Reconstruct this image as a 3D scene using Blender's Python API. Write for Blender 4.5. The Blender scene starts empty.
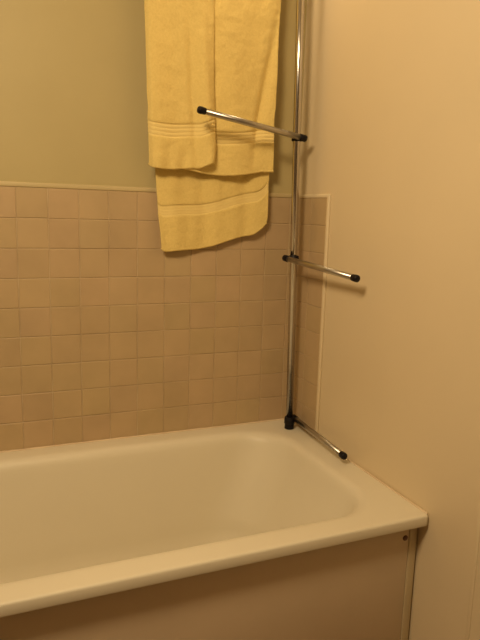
import bpy, bmesh, math, random
from mathutils import Vector, Matrix
from mathutils import noise as mnoise
random.seed(7)
scene = bpy.context.scene
COL = scene.collection
scene.view_settings.view_transform = 'Standard'
scene.view_settings.look = 'None'

# ------------------------------------------------------------------ helpers
def obj(name, bm, mat, parent=None, smooth=True, label=None):
    me = bpy.data.meshes.new(name)
    bmesh.ops.recalc_face_normals(bm, faces=bm.faces[:])
    bm.to_mesh(me); bm.free()
    for p in me.polygons: p.use_smooth = smooth
    me.materials.append(mat)
    o = bpy.data.objects.new(name, me)
    COL.objects.link(o)
    if parent is not None: o.parent = parent
    if label: o['label'] = label
    return o

def thing(name, label, cat, loc=(0, 0, 0), group=None):
    o = bpy.data.objects.new(name, None)
    o.empty_display_size = 0.05
    COL.objects.link(o); o.location = loc
    o['label'] = label; o['category'] = cat
    if group: o['group'] = group
    return o

def tag(o, label, cat, group=None):
    o['label'] = label; o['category'] = cat
    if group: o['group'] = group
    return o

def struct(o):
    o['kind'] = 'structure'; return o

def box(bm, x0, x1, y0, y1, z0, z1, bev=0.0, seg=2):
    r = bmesh.ops.create_cube(bm, size=1.0)
    vs = r['verts']
    for v in vs:
        v.co = Vector(((x0+x1)/2 + v.co.x*(x1-x0), (y0+y1)/2 + v.co.y*(y1-y0), (z0+z1)/2 + v.co.z*(z1-z0)))
    if bev > 0:
        es = set(e for v in vs for e in v.link_edges)
        bmesh.ops.bevel(bm, geom=list(es), offset=bev, segments=seg, profile=0.5, affect='EDGES')

def sweep(bm, pts, radii, n=20, caps=True):
    """tube through pts with one radius per point"""
    pts = [Vector(p) for p in pts]
    rings = []
    up = None
    for i, p in enumerate(pts):
        a = pts[max(i-1, 0)]; b = pts[min(i+1, len(pts)-1)]
        t = (b-a)
        if t.length < 1e-9: t = Vector((0, 0, 1))
        t.normalize()
        if up is None:
            up = t.cross(Vector((0.13, 0.2, 1))) if abs(t.z) < .9 else t.cross(Vector((0, 1, 0)))
        up = (up - t*up.dot(t)).normalized()
        s = t.cross(up)
        rings.append([bm.verts.new(p + (up*math.cos(2*math.pi*k/n) + s*math.sin(2*math.pi*k/n))*radii[i]) for k in range(n)])
    for a, b in zip(rings, rings[1:]):
        for k in range(n):
            bm.faces.new((a[k], a[(k+1) % n], b[(k+1) % n], b[k]))
    if caps:
        bm.faces.new(rings[0][::-1]); bm.faces.new(rings[-1])

def along(a, b, stations):
    """stations: (distance from a, radius) -> pts, radii for sweep; sharp steps use tiny distances"""
    a = Vector(a); b = Vector(b); d = (b-a).normalized()
    return [a + d*s for s, r in stations], [r for s, r in stations]

# ------------------------------------------------------------------ materials
def new_mat(name):
    m = bpy.data.materials.new(name); m.use_nodes = True
    nt = m.node_tree; b = nt.nodes['Principled BSDF']
    return m, nt, b

def mottled(name, c1, c2, scale=3.0, rough=0.6, bump=0.0, bscale=60.0, bdist=0.002, detail=4.0, spec=0.5, coat=0.0):
    m, nt, b = new_mat(name)
    tc = nt.nodes.new('ShaderNodeTexCoord')
    n = nt.nodes.new('ShaderNodeTexNoise'); n.inputs['Scale'].default_value = scale; n.inputs['Detail'].default_value = detail
    nt.links.new(tc.outputs['Object'], n.inputs['Vector'])
    r = nt.nodes.new('ShaderNodeValToRGB')
    r.color_ramp.elements[0].position = 0.3; r.color_ramp.elements[0].color = (*c1, 1)
    r.color_ramp.elements[1].position = 0.7; r.color_ramp.elements[1].color = (*c2, 1)
    nt.links.new(n.outputs['Fac'], r.inputs['Fac'])
    nt.links.new(r.outputs['Color'], b.inputs['Base Color'])
    b.inputs['Roughness'].default_value = rough
    b.inputs['Specular IOR Level'].default_value = spec
    b.inputs['Coat Weight'].default_value = coat
    b.inputs['Coat Roughness'].default_value = 0.15
    if bump > 0:
        n2 = nt.nodes.new('ShaderNodeTexNoise'); n2.inputs['Scale'].default_value = bscale; n2.inputs['Detail'].default_value = 3
        nt.links.new(tc.outputs['Object'], n2.inputs['Vector'])
        bp = nt.nodes.new('ShaderNodeBump'); bp.inputs['Strength'].default_value = bump; bp.inputs['Distance'].default_value = bdist
        nt.links.new(n2.outputs['Fac'], bp.inputs['Height'])
        nt.links.new(bp.outputs['Normal'], b.inputs['Normal'])
    return m

def tile_mat():
    m, nt, b = new_mat('glazed_tile')
    at = nt.nodes.new('ShaderNodeAttribute'); at.attribute_name = 'tint'
    tc = nt.nodes.new('ShaderNodeTexCoord')
    n = nt.nodes.new('ShaderNodeTexNoise'); n.inputs['Scale'].default_value = 9; n.inputs['Detail'].default_value = 5
    nt.links.new(tc.outputs['Object'], n.inputs['Vector'])
    mp = nt.nodes.new('ShaderNodeMapRange')
    mp.inputs['From Min'].default_value = 0.3; mp.inputs['From Max'].default_value = 0.7
    mp.inputs['To Min'].default_value = 0.94; mp.inputs['To Max'].default_value = 1.05
    nt.links.new(n.outputs['Fac'], mp.inputs['Value'])
    mx = nt.nodes.new('ShaderNodeVectorMath'); mx.operation = 'SCALE'
    nt.links.new(at.outputs['Color'], mx.inputs[0]); nt.links.new(mp.outputs['Result'], mx.inputs['Scale'])
    nt.links.new(mx.outputs['Vector'], b.inputs['Base Color'])
    b.inputs['Roughness'].default_value = 0.42
    b.inputs['Specular IOR Level'].default_value = 0.4
    return m

def terry_mat():
    m, nt, b = new_mat('yellow_terry')
    tc = nt.nodes.new('ShaderNodeTexCoord')
    n = nt.nodes.new('ShaderNodeTexNoise'); n.inputs['Scale'].default_value = 150; n.inputs['Detail'].default_value = 5
    n.inputs['Roughness'].default_value = 0.7
    nt.links.new(tc.outputs['Object'], n.inputs['Vector'])
    r = nt.nodes.new('ShaderNodeValToRGB')
    r.color_ramp.elements[0].position = 0.28; r.color_ramp.elements[0].color = (*TERRY_D, 1)
    r.color_ramp.elements[1].position = 0.68; r.color_ramp.elements[1].color = (*TERRY_L, 1)
    nt.links.new(n.outputs['Fac'], r.inputs['Fac'])
    at = nt.nodes.new('ShaderNodeAttribute'); at.attribute_name = 'band'
    mix = nt.nodes.new('ShaderNodeMix'); mix.data_type = 'RGBA'
    nt.links.new(at.outputs['Fac'], mix.inputs['Factor'])
    nt.links.new(r.outputs['Color'], mix.inputs[6]); mix.inputs[7].default_value = (*TERRY_B, 1)
    nt.links.new(mix.outputs[2], b.inputs['Base Color'])
    n2 = nt.nodes.new('ShaderNodeTexNoise'); n2.inputs['Scale'].default_value = 420; n2.inputs['Detail'].default_value = 2
    nt.links.new(tc.outputs['Object'], n2.inputs['Vector'])
    ad = nt.nodes.new('ShaderNodeMath'); ad.operation = 'ADD'
    nt.links.new(n.outputs['Fac'], ad.inputs[0]); nt.links.new(n2.outputs['Fac'], ad.inputs[1])
    inv = nt.nodes.new('ShaderNodeMath'); inv.operation = 'SUBTRACT'; inv.inputs[0].default_value = 1.0
    nt.links.new(at.outputs['Fac'], inv.inputs[1])
    sc = nt.nodes.new('ShaderNodeMath'); sc.operation = 'MULTIPLY'
    nt.links.new(inv.outputs[0], sc.inputs[0]); nt.links.new(ad.outputs[0], sc.inputs[1])
    bp = nt.nodes.new('ShaderNodeBump'); bp.inputs['Strength'].default_value = 0.6; bp.inputs['Distance'].default_value = 0.004
    nt.links.new(sc.outputs[0], bp.inputs['Height']); nt.links.new(bp.outputs['Normal'], b.inputs['Normal'])
    b.inputs['Roughness'].default_value = 0.95
    b.inputs['Specular IOR Level'].default_value = 0.1
    b.inputs['Sheen Weight'].default_value = 0.25
    b.inputs['Sheen Roughness'].default_value = 0.6
    b.inputs['Sheen Tint'].default_value = (1, .9, .6, 1)
    return m

TERRY_D = (0.80, 0.61, 0.205); TERRY_L = (0.90, 0.70, 0.26); TERRY_B = (0.86, 0.68, 0.28)
M = {}
M['green'] = mottled('green_wall_paint', (0.47, 0.39, 0.19), (0.51, 0.425, 0.21), 2.5, 0.55, 0.15, 90, 0.001)
M['cream_wall'] = mottled('cream_wall_paint', (0.73, 0.61, 0.41), (0.77, 0.64, 0.43), 1.6, 0.42, 0.12, 40, 0.0015)
M['plain'] = mottled('room_paint', (0.30, 0.25, 0.18), (0.34, 0.28, 0.20), 2, 0.7)
M['ceiling'] = mottled('ceiling_paint', (0.7, 0.66, 0.6), (0.74, 0.7, 0.62), 2, 0.8)
M['floor'] = mottled('floor_vinyl', (0.28, 0.2, 0.13), (0.36, 0.26, 0.17), 12, 0.5)
M['tile'] = tile_mat()
M['grout'] = mottled('tile_grout', (0.44, 0.32, 0.19), (0.68, 0.56, 0.36), 7, 0.85, 0.2, 120)
M['trim'] = mottled('cream_tile_edging', (0.75, 0.63, 0.42), (0.80, 0.67, 0.45), 5, 0.5)
M['back_edging'] = mottled('back_tile_edging', (0.56, 0.46, 0.25), (0.62, 0.51, 0.28), 6, 0.5)
M['sealant'] = mottled('bath_sealant', (0.68, 0.53, 0.35), (0.78, 0.65, 0.45), 14, 0.5)
M['enamel'] = mottled('bath_enamel', (0.76, 0.70, 0.55), (0.79, 0.73, 0.575), 2.2, 0.42, 0.0, spec=.4)
M['panel'] = mottled('bath_panel_board', (0.60, 0.48, 0.335), (0.68, 0.54, 0.375), 2.5, 0.42, 0.1, 30, 0.001)
M['batten'] = mottled('painted_batten', (0.56, 0.46, 0.28), (0.62, 0.51, 0.32), 6, 0.5)
M['black'] = mottled('black_plastic', (0.004, 0.003, 0.005), (0.008, 0.006, 0.010), 30, 0.45, spec=.25)
M['screw'] = mottled('bronzed_screw', (0.10, 0.045, 0.025), (0.16, 0.07, 0.04), 60, 0.35)
m, nt, b = new_mat('chrome_tube')
b.inputs['Base Color'].default_value = (0.60, 0.575, 0.55, 1); b.inputs['Metallic'].default_value = 1.0
nz = nt.nodes.new('ShaderNodeTexNoise'); nz.inputs['Scale'].default_value = 45
mr = nt.nodes.new('ShaderNodeMapRange'); mr.inputs['To Min'].default_value = 0.10; mr.inputs['To Max'].default_value = 0.2
nt.links.new(nz.outputs['Fac'], mr.inputs['Value']); nt.links.new(mr.outputs['Result'], b.inputs['Roughness'])
M['chrome'] = m
m, nt, b = new_mat('dull_chrome_tube')
b.inputs['Base Color'].default_value = (0.50, 0.47, 0.42, 1); b.inputs['Metallic'].default_value = 1.0
nz = nt.nodes.new('ShaderNodeTexNoise'); nz.inputs['Scale'].default_value = 45
mr = nt.nodes.new('ShaderNodeMapRange'); mr.inputs['To Min'].default_value = 0.27; mr.inputs['To Max'].default_value = 0.36
nt.links.new(nz.outputs['Fac'], mr.inputs['Value']); nt.links.new(mr.outputs['Result'], b.inputs['Roughness'])
M['dull'] = m
M['terry'] = terry_mat()
m, nt, b = new_mat('lamp_diffuser')
b.inputs['Base Color'].default_value = (0.9, 0.85, 0.75, 1)
b.inputs['Emission Color'].default_value = (1, .80, .52, 1); b.inputs['Emission Strength'].default_value = 6
M['lamp'] = m

# ------------------------------------------------------------------ room
XL, YF, ZC = -2.15, -2.75, 2.5
RIM = 0.52
def wall(name, x0, x1, y0, y1, z0, z1, mat):
    bm = bmesh.new(); box(bm, x0, x1, y0, y1, z0, z1)
    return struct(obj(name, bm, mat, smooth=False))
w_back = wall('wall_back', XL-.1, 0.1, 0.0, 0.1, 0, ZC, M['green'])
w_right = wall('wall_right', 0.0, 0.1, YF, 0.0, 0, ZC, M['cream_wall'])
wall('wall_left', XL-.1, XL, YF, 0.0, 0, ZC, M['plain'])
wall('wall_front', XL-.1, 0.1, YF-.1, YF, 0, ZC, M['plain'])
wall('floor', XL-.1, 0.1, YF-.1, 0.1, -0.08, 0, M['floor'])
wall('ceiling', XL-.1, 0.1, YF-.1, 0.1, ZC, ZC+.08, M['ceiling'])
# faint upright seam of the wall board beside the bath
bm = bmesh.new(); box(bm, -0.0022, 0.001, -1.062, -1.050, 0.0, 0.78, 0.0009)
struct(obj('trim_1', bm, M['cream_wall']))

# ------------------------------------------------------------------ tiling
P = 0.1; PZ = 0.0994; ZT = 1.4130; X10 = -0.0369; YS = -0.2202
GAP = 0.0026
def tiles(bm, layer, spans_a, rows, place):
    """spans_a: list of (a0,a1) along the wall; place(a, z, d) -> Vector, d = distance out of the wall"""
    for (a0, a1) in spans_a:
        for (z0, z1) in rows:
            g = GAP/2; e = 0.0014; th = 0.0052
            t = [random.uniform(-.00022, .00022) for _ in range(4)]
            js = random.uniform(-.0004, .0004); jz = random.uniform(-.0004, .0004)
            A0, A1, Z0, Z1 = a0+g+js, a1-g+js, z0+g+jz, z1-g+jz
            lo = [place(A0, Z0, 0), place(A1, Z0, 0), place(A1, Z1, 0), place(A0, Z1, 0)]
            md = [place(A0, Z0, th-.001), place(A1, Z0, th-.001), place(A1, Z1, th-.001), place(A0, Z1, th-.001)]
            hi = [place(A0+e, Z0+e, th+t[0]), place(A1-e, Z0+e, th+t[1]), place(A1-e, Z1-e, th+t[2]), place(A0+e, Z1-e, th+t[3])]
            V = [[bm.verts.new(p) for p in ring] for ring in (lo, md, hi)]
            k = random.uniform(.985, 1.015); w = random.uniform(-.015, .015)
            c = (0.745*k*(1+w*.5), 0.65*k, 0.505*k*(1+w), 1)
            fs = []
            for r0, r1 in ((V[0], V[1]), (V[1], V[2])):
                for i in range(4): fs.append(bm.faces.new((r0[i], r0[(i+1) % 4], r1[(i+1) % 4], r1[i])))
            fs.append(bm.faces.new(V[2]))
            for f in fs:
                for l in f.loops: l[layer] = c
rows = [(ZT-(i+1)*PZ, ZT-i*PZ) for i in range(9)]
bm = bmesh.new(); lay = bm.loops.layers.color.new('tint')
spans = [(X10, -0.0035)] + [(X10-(i+1)*P, X10-i*P) for i in range(21)]
tiles(bm, lay, spans, rows, lambda a, z, d: Vector((a, -0.0015-d, z)))
tb = obj('tile_field', bm, M['tile'], w_back, smooth=False, label='pinkish beige square glazed tiles')
bm = bmesh.new(); box(bm, -2.14, 0, -0.0045, 0.0005, RIM-.03, ZT-.0005)
obj('grout', bm, M['grout'], w_back, smooth=False)
bm = bmesh.new(); box(bm, -2.14, -0.001, -0.0078, 0.0005, ZT-.0005, ZT+.016, 0.0035)
obj('tile_edging', bm, M['back_edging'], w_back)
bm = bmesh.new(); lay = bm.loops.layers.color.new('tint')
tiles(bm, lay, [(-0.1190, -0.0085), (-0.2295, -0.1190)], rows, lambda a, z, d: Vector((-0.0015-d, a, z)))
obj('tile_field', bm, M['tile'], w_right, smooth=False, label='narrow strip of beige square tiles')
bm = bmesh.new(); box(bm, -0.0045, 0.0005, -0.230, 0, RIM-.03, ZT-.0005)
obj('grout', bm, M['grout'], w_right, smooth=False)
bm = bmesh.new()
box(bm, -0.0085, 0.0005, -0.2450, -0.2300, RIM-.02, ZT+.013, 0.003)
box(bm, -0.0085, 0.0005, -0.2310, -0.008, ZT-.0005, ZT+.013, 0.003)
obj('tile_edging', bm, M['trim'], w_right, label='cream edging round the tile strip')

# ------------------------------------------------------------------ bath
BX0, BX1, BY0, BY1 = -1.72, -0.001, -0.8795, -0.010
def rrect(x0, x1, y0, y1, rs, n=14, ne=22):
    """rounded rectangle, rs = radii at (x1,y1),(x0,y1),(x0,y0),(x1,y0)"""
    cs = [((x1-rs[0], y1-rs[0]), 0, rs[0]), ((x0+rs[1], y1-rs[1]), 90, rs[1]), ((x0+rs[2], y0+rs[2]), 180, rs[2]), ((x1-rs[3], y0+rs[3]), 270, rs[3])]
    pts = []
    for i, ((cx, cy), a0, r) in enumerate(cs):
        arc = [(cx + r*math.cos(math.radians(a0+90*k/n)), cy + r*math.sin(math.radians(a0+90*k/n))) for k in range(n+1)]
        pts += arc
        (nx, ny), na, nr = cs[(i+1) % 4]
        s = (nx + nr*math.cos(math.radians(na)), ny + nr*math.sin(math.radians(na)))
        e = arc[-1]
        for k in range(1, ne):
            pts.append((e[0]+(s[0]-e[0])*k/ne, e[1]+(s[1]-e[1])*k/ne))
    return pts
rings = []
def outer(ins, z, r=.016):
    r = max(r-ins, .004)
    rings.append([(x, y, z) for x, y in rrect(BX0+ins, BX1-ins, BY0+ins, BY1-ins, (r*.6, r*.6, r, r))])
outer(.026, RIM-.030); outer(.005, RIM-.033); outer(.001, RIM-.0315); outer(0, RIM-.029); outer(0, RIM-.007)
outer(.0012, RIM-.0035); outer(.0035, RIM-.001); outer(.007, RIM-.0002); outer(.014, RIM)
# opening: edge insets on right (drain-free sloping end), left, back, front
IX0, IX1, IY0, IY1 = -1.60, -0.100, -0.803, -0.085
def inner(dr, dl, db, df, z, r):
    rings.append([(x, y, z) for x, y in rrect(IX0+dl, IX1-dr, IY0+df, IY1-db, (r*1.15, r, r, r*.95))])
# rounded roll from the rim into the basin
for d, dz in ((-.014, 0), (-.004, -.0008), (.006, -.004), (.014, -.010), (.020, -.019), (.0245, -.031)):
    inner(d, d, d, d, RIM+dz, .150)
H = .46
for k in range(1, 15):
    t = k/14
    z = RIM-.031 - (H-.031-.15)*t
    inner(.0245+.12*t**1.1, .0245+.07*t, .0245+.050*t, .0245+.050*t, z, .150)
for k in range(1, 9):
    a = math.pi/2*k/8
    q = .055*(1-math.cos(a)); 
    inner(.1445+.190*(1-math.cos(a)), .0945+.13*(1-math.cos(a)), .0745+.11*(1-math.cos(a)), .0745+.11*(1-math.cos(a)), RIM-H+.15-.15*math.sin(a), .150-.03*k/8)
for s in (.03, .08, .12, .16):
    inner(.3345+s*1.4, .2245+s*1.2, .1845+s, .1845+s, RIM-H-s*.03, max(.12-s*.4, .03))
bm = bmesh.new()
VR = [[bm.verts.new(p) for p in r] for r in rings]
n = len(VR[0])
for a, b_ in zip(VR, VR[1:]):
    for k in range(n): bm.faces.new((a[k], a[(k+1) % n], b_[(k+1) % n], b_[k]))
bm.faces.new(VR[-1])
bath = thing('bathtub', 'cream enamel bathtub with wide rolled rim set against the tiled wall', 'bathtub', (-0.86, -0.44, 0))
def under(o, par):                      # parent while keeping the world placement
    o.parent = par; o.matrix_parent_inverse = Matrix.Translation(-par.location); return o
bo = under(obj('tub', bm, M['enamel']), bath)
# feet carry the tub on the floor behind the panel
for fx in (-1.42, -0.34):
    for fy in (-0.66, -0.24):
        bm = bmesh.new()
        sweep(bm, [(fx, fy, 0), (fx, fy, .012), (fx, fy, .0121), (fx, fy, .060)], [.028, .028, .012, .012], 16)
        under(obj('foot', bm, M['screw']), bath)

# panel in front of the bath
bm = bmesh.new(); box(bm, -1.72, -0.0345, -0.835, -0.823, 0.0, RIM-.0325, 0.0012)
pan = under(obj('panel', bm, M['panel'], label='flat brown board panel below the rim'), bath)
bm = bmesh.new()
c = Vector((-0.0475, -0.835, 0.435))
pts, rad = along(c, c+Vector((0, -1, 0)), [(-.004, .0062), (.0, .0088), (.0014, .0085), (.0028, .0068), (.0038, .004), (.0041, .0008)])
sweep(bm, pts, rad, 18)
obj('screw', bm, M['screw'], pan, label='dark screw in the top corner')
bm = bmesh.new()
box(bm, -0.0335, -0.006, -0.8375, -0.822, 0.0, RIM-.0325, 0.003)
tag(obj('corner_batten', bm, M['batten']), 'narrow cream upright batten between the brown panel and the wall', 'batten')

# sealant along the walls
def bead(name, pts, r, label):
    bm = bmesh.new()
    P2 = []
    for a, b_ in zip(pts, pts[1:]):
        a = Vector(a); b_ = Vector(b_); m_ = int((b_-a).length/.012)
        for k in range(m_): P2.append(a+(b_-a)*k/m_)
    P2.append(Vector(pts[-1]))
    rr = [r*(1+.35*mnoise.noise(p*30)) for p in P2]
    sweep(bm, P2, rr, 10)
    return struct(obj(name, bm, M['sealant']))
bead('trim_2', [(-1.72, -0.0105, RIM-.0005), (-0.012, -0.0105, RIM-.0005)], .0040, '')
bead('trim_3', [(-0.006, -0.012, RIM-.0005), (-0.0045, -0.868, RIM-.0015)], .0042, '')

# ------------------------------------------------------------------ pole with swivel arms
PB = Vector((-0.0560, -0.115, RIM)); PT = Vector((-0.0985, -0.120, ZC))
def pole_at(z): return PB + (PT-PB)*((z-PB.z)/(PT.z-PB.z))
rack = thing('towel_pole', 'upright chrome tension pole with three swivel arms and black clamps, standing on the bath corner', 'towel pole', PB)
R1 = 0.0137
bm = bmesh.new(); sweep(bm, [pole_at(RIM+.012), pole_at(1.9), pole_at(ZC-.03)], [R1]*3, 28)
under(obj('pole', bm, M['chrome']), rack)
bm = bmesh.new()
up = Vector((0, 0, 1))
sweep(bm, [PB+up*d for d in (0, .001, .003, .020, .021, .022, .038, .040, .041)], [.0165, .0180, .0188, .0178, .0178, .0205, .0205, .0195, .0135], 28)
under(obj('foot_cap', bm, M['black'], label='black rubber foot cap on the bath rim'), rack)
bm = bmesh.new()
q = pole_at(ZC)
sweep(bm, [q-up*d for d in (.045, .044, .012, .010, .0)], [.0135, .0175, .0185, .028, .030], 28)
under(obj('ceiling_cap', bm, M['black'], label='black end cap at the ceiling'), rack)
def arm(z, tip, side):
    c = pole_at(z); tip = Vector(tip)
    h = Vector((tip.x-c.x, tip.y-c.y, 0)).normalized()
    perp = Vector((-h.y, h.x, 0))*side
    a0 = c + perp*.027                      # the arm is gripped beside the pole
    d = (tip-a0).normalized()
    L = (tip-a0).length
    bm = bmesh.new()
    # collar round the pole
    sweep(bm, [c+up*s for s in (-.0115, -.011, -.0095, .0095, .011, .0115)], [R1+.0006, .0175, .0190, .0190, .0175, R1+.0006], 24)
    # bridge from the collar to the arm socket
    box_a = c - perp*.020; box_b = a0 + perp*.010
    sweep(bm, [box_a, box_a+perp*.002, box_b-perp*.002, box_b], [.006, .0085, .0085, .006], 16)
    # socket
    pts, rad = along(a0 - d*.020, tip, [(0, .007), (.001, .0108), (.003, .0122), (.027, .0122), (.0282, .0116), (.0283, .0096)])
    sweep(bm, pts, rad, 20)
    under(obj('clamp', bm, M['black'], label='black plastic clamp'), rack)
    bm = bmesh.new()
    pts, rad = along(a0, tip, [(.006, .0102), (.13, .0102), (L-.012, .0102)])
    sweep(bm, pts, rad, 22)
    ar = under(obj('arm', bm, M['dull']), rack)
    bm = bmesh.new()
    pts, rad = along(a0, tip, [(L-.026, .0098), (L-.0255, .0112), (L-.010, .0122), (L-.003, .0116), (L, .0092), (L+.0015, .004)])
    sweep(bm, pts, rad, 22)
    obj('end_cap', bm, M['black'], ar, label='black end cap')
arm(1.622, (-0.480, -0.183, 1.6772), 1)
arm(1.188, (-0.059, -0.529, 1.1571), -1)
arm(0.5570, (-0.0485, -0.503, 0.5530), 1)

# ------------------------------------------------------------------ towel rail (just above the picture) and towel
RZ, RY = 2.235, -0.058
rail = thing('towel_rail', 'chrome wall rail the yellow towel is folded over, above the bath', 'towel rail', (-0.44, 0, RZ))
bm = bmesh.new(); sweep(bm, [(-0.80, RY, RZ), (-0.12, RY, RZ)], [.009, .009], 20)
under(obj('rail_bar', bm, M['chrome']), rail)
for x in (-0.80, -0.12):
    bm = bmesh.new()
    sweep(bm, [(x, 0.0, RZ), (x, -.006, RZ), (x, -.0061, RZ), (x, -.045, RZ), (x, -.046, RZ), (x, RY-.014, RZ)], [.024, .022, .010, .010, .0145, .0135], 20)
    under(obj('rail_bracket', bm, M['chrome']), rail)

def lerp_tab(tab, z):
    """tab: list of (z, value) with falling z"""
    if z >= tab[0][0]: return tab[0][1]
    for (za, a), (zb, b_) in zip(tab, tab[1:]):
        if z >= zb:
            t = (za-z)/(za-zb); return a+(b_-a)*t
    return tab[-1][1]
def sm(a, b_, x):
    t = min(max((x-a)/(b_-a), 0), 1); return t*t*(3-2*t)

def sheet(name, L, Rr, bottom, yb, side, parent, fold, band, thick=.009, nu=90, nv=230, edge_roll=(0, 0), corner_r=(.0, .0), label=None):
    """hanging towel layer. L/Rr: edge tables (z -> x). bottom(u)->z. yb: base y. side: -1 front of the rail, +1 behind.
    fold(u,z)->y offset. band: (distance above the bottom of the lower and upper limit of the woven border)"""
    bm = bmesh.new(); bl = bm.verts.layers.float.new('band')
    grid = []
    rr = abs(yb-RY)
    ztop = RZ
    for j in range(nv+1):
        row = []
        for i in range(nu+1):
            u = i/nu
            zb = bottom(u)
            s = j/nv
            total = (ztop - zb)
            arc = rr*math.pi/2
            dist = s*(total+arc)
            if dist <= total: z = zb + dist; y = yb; hang = sm(0, .5, ztop-z)
            else:
                a = (dist-total)/rr
                z = ztop + math.sin(a)*rr; y = RY + (yb-RY)*math.cos(a); hang = 0
            x0 = lerp_tab(L, z); x1 = lerp_tab(Rr, z)
            x = x0 + (x1-x0)*u
            y += fold(u, z)*hang
            # rolled-back side edges
            if edge_roll[0]: y += edge_roll[0]*(1-sm(0, .05, u))*1.0
            if edge_roll[1]: y += edge_roll[1]*(1-sm(0, .05, 1-u))*1.0
            # woven border: flat ribbed band, no pile
            d = z-zb
            bnd = 0.0
            if band[0] < d < band[1] and dist <= total:
                e = .004
                bnd = sm(band[0], band[0]+e, d)*(1-sm(band[1]-e, band[1], d))
                rib = (0.5+0.5*math.cos((d-band[0])/(band[1]-band[0])*2*math.pi*4))
                y += .0036*bnd*(1-.7*rib)
            puff = .0022*mnoise.noise(Vector((x*22, z*22, yb*50))) + .0011*mnoise.noise(Vector((x*60, z*60, yb*90)))
            y += puff*(1-bnd)
            # pulled-in pile near the hem
            x += .002*mnoise.noise(Vector((z*18, u*3, yb*70)))
            v = bm.verts.new((x, y, z)); v[bl] = bnd*.8
            row.append(v)
        grid.append(row)
    for j in range(nv):
        for i in range(nu):
            bm.faces.new((grid[j][i], grid[j][i+1], grid[j+1][i+1], grid[j+1][i]))
    hem = [grid[0][i].co.copy() for i in range(nu+1)]
    o = obj(name, bm, M['terry'], label=label)
    under(o, parent)
    md = o.modifiers.new('thickness', 'SOLIDIFY'); md.thickness = thick; md.offset = 0
    md2 = o.modifiers.new('soft', 'SUBSURF'); md2.levels = 0; md2.render_levels = 1
    # rolled hem
    bm = bmesh.new()
    hp = [p+Vector((0, 0, .0015)) for p in hem]
    sweep(bm, hp, [thick*.56*(1+.18*mnoise.noise(p*90)) for p in hp], 12)
    h = obj('hem', bm, M['terry']); h.parent = o
    return o

towel = thing('bath_towel', 'yellow terry towel folded lengthwise and hung in layers above the bath', 'towel', (-0.37, RY, RZ))
def fl_fold(u, z):
    g = math.sin((u*1.9+.1)*math.pi*1.0)
    c1 = -.013*math.exp(-((u-.80-.18*(2.05-z))/.09)**2)          # ridge near the free edge
    c2 = .010*math.exp(-((u-.60-.20*(2.05-z))/.07)**2)
    c3 = .006*math.sin(u*9+z*2.3) + .003*math.sin(u*23-z*3)*sm(1.62, 1.5, z)
    return c1+c2+c3
def fr_fold(u, z):
    c1 = .016*math.exp(-((u-.99+.42*(2.06-z))/.05)**2) * sm(1.45, 1.7, z)
    c2 = .006*math.sin(u*11+z*3.1)
    return c1+c2
def bk_fold(u, z):
    return .0045*math.sin(u*14+z*2.0)+.006*math.sin(u*5.0-1)+.002*math.sin(u*33+z*5)
# back length, hanging lowest
def bk_bot(u):
    zl = 1.2070 + .004*math.sin(u*7)
    z = zl + .045*sm(.30, .85, u)*1.0 + .022*u
    z += .040*(max(0, (u-.86)/.14))**2.2
    z += .012*(max(0, (.05-u)/.05))**2
    return z
sheet('back_panel', [(2.2, -.612), (1.49, -.582), (1.335, -.5705), (1.2095, -.556)], [(2.2, -.142), (1.5, -.1475), (1.33, -.1480), (1.28, -.163), (1.2, -.18)],
      bk_bot, -.034, 1, towel, bk_fold, (.118, .160), label='longest layer hanging behind')
def fr_bot(u):
    return 1.500 - .020*math.sin(math.pi*min(u*1.15, 1))**1.0*.9 + .006*(u-.4)
sheet('front_panel', [(2.2, -.50), (1.49, -.49)], [(2.25, -.132), (2.095, -.1375), (1.93, -.142), (1.69, -.1475), (1.5, -.1440)],
      fr_bot, -.066, -1, towel, fr_fold, (.100, .150), label='wide middle layer in front')
def fl_bot(u):
    return 1.4965 - .004*math.sin(u*math.pi*2) + .024*sm(.75, 1.0, u) + .010*(max(0, (.06-u)/.06))**2
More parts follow.
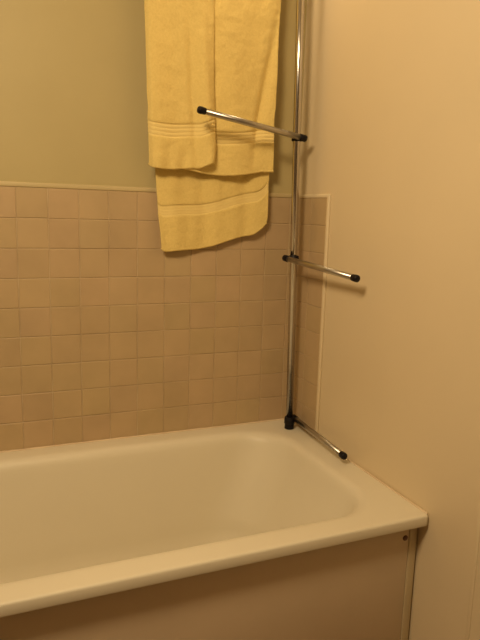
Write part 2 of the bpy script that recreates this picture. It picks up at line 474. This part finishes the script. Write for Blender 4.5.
sheet('folded_flap', [(2.2, -.634), (2.015, -.6285), (1.83, -.6230), (1.646, -.616), (1.4975, -.610)], [(2.2, -.395), (2.05, -.393), (1.79, -.387), (1.58, -.3795), (1.53, -.381), (1.49, -.388)],
      fl_bot, -.082, -1, towel, fl_fold, (.098, .150), edge_roll=(.016, .006), label='narrow folded flap lying over the left side')

# ------------------------------------------------------------------ lights
def area(name, loc, target, size, power, col):
    l = bpy.data.lights.new(name, 'AREA'); l.shape = 'DISK'; l.size = size; l.energy = power; l.color = col
    o = bpy.data.objects.new(name, l); COL.objects.link(o); o.location = loc
    d = Vector(target)-Vector(loc); o.rotation_euler = d.to_track_quat('-Z', 'Y').to_euler()
    return o
WARM = (1.0, 0.755, 0.45)
area('ceiling_light', (-0.32, -0.14, ZC-.06), (-0.45, -0.50, 0), .12, 1.4, WARM)
area('room_light', (-1.50, -1.55, 2.40), (-0.3, -0.45, 0.8), .5, 32, WARM)
w = bpy.data.worlds.new('world'); scene.world = w; w.use_nodes = True
w.node_tree.nodes['Background'].inputs[0].default_value = (1, .8, .5, 1)
w.node_tree.nodes['Background'].inputs[1].default_value = 0.2

# ------------------------------------------------------------------ camera
cd = bpy.data.cameras.new('camera'); cam = bpy.data.objects.new('camera', cd); COL.objects.link(cam)
Cc = Vector((-1.15623236, -2.14696269, 1.3530885))
MM = [[0.91997765, 0.38979083, 0.04128241], [-0.39087184, 0.90441486, 0.17103498], [0.02933144, -0.17348449, 0.98439971]]
rgt = Vector([MM[i][0] for i in range(3)]); fwd = Vector([MM[i][1] for i in range(3)]); upv = Vector([MM[i][2] for i in range(3)])
mat = Matrix((( rgt.x, upv.x, -fwd.x, Cc.x), (rgt.y, upv.y, -fwd.y, Cc.y), (rgt.z, upv.z, -fwd.z, Cc.z), (0, 0, 0, 1)))
cam.matrix_world = mat
cd.sensor_fit = 'VERTICAL'; cd.sensor_height = 24.0; cd.lens = 611.673/640*24.0
cd.clip_start = 0.02
scene.camera = cam
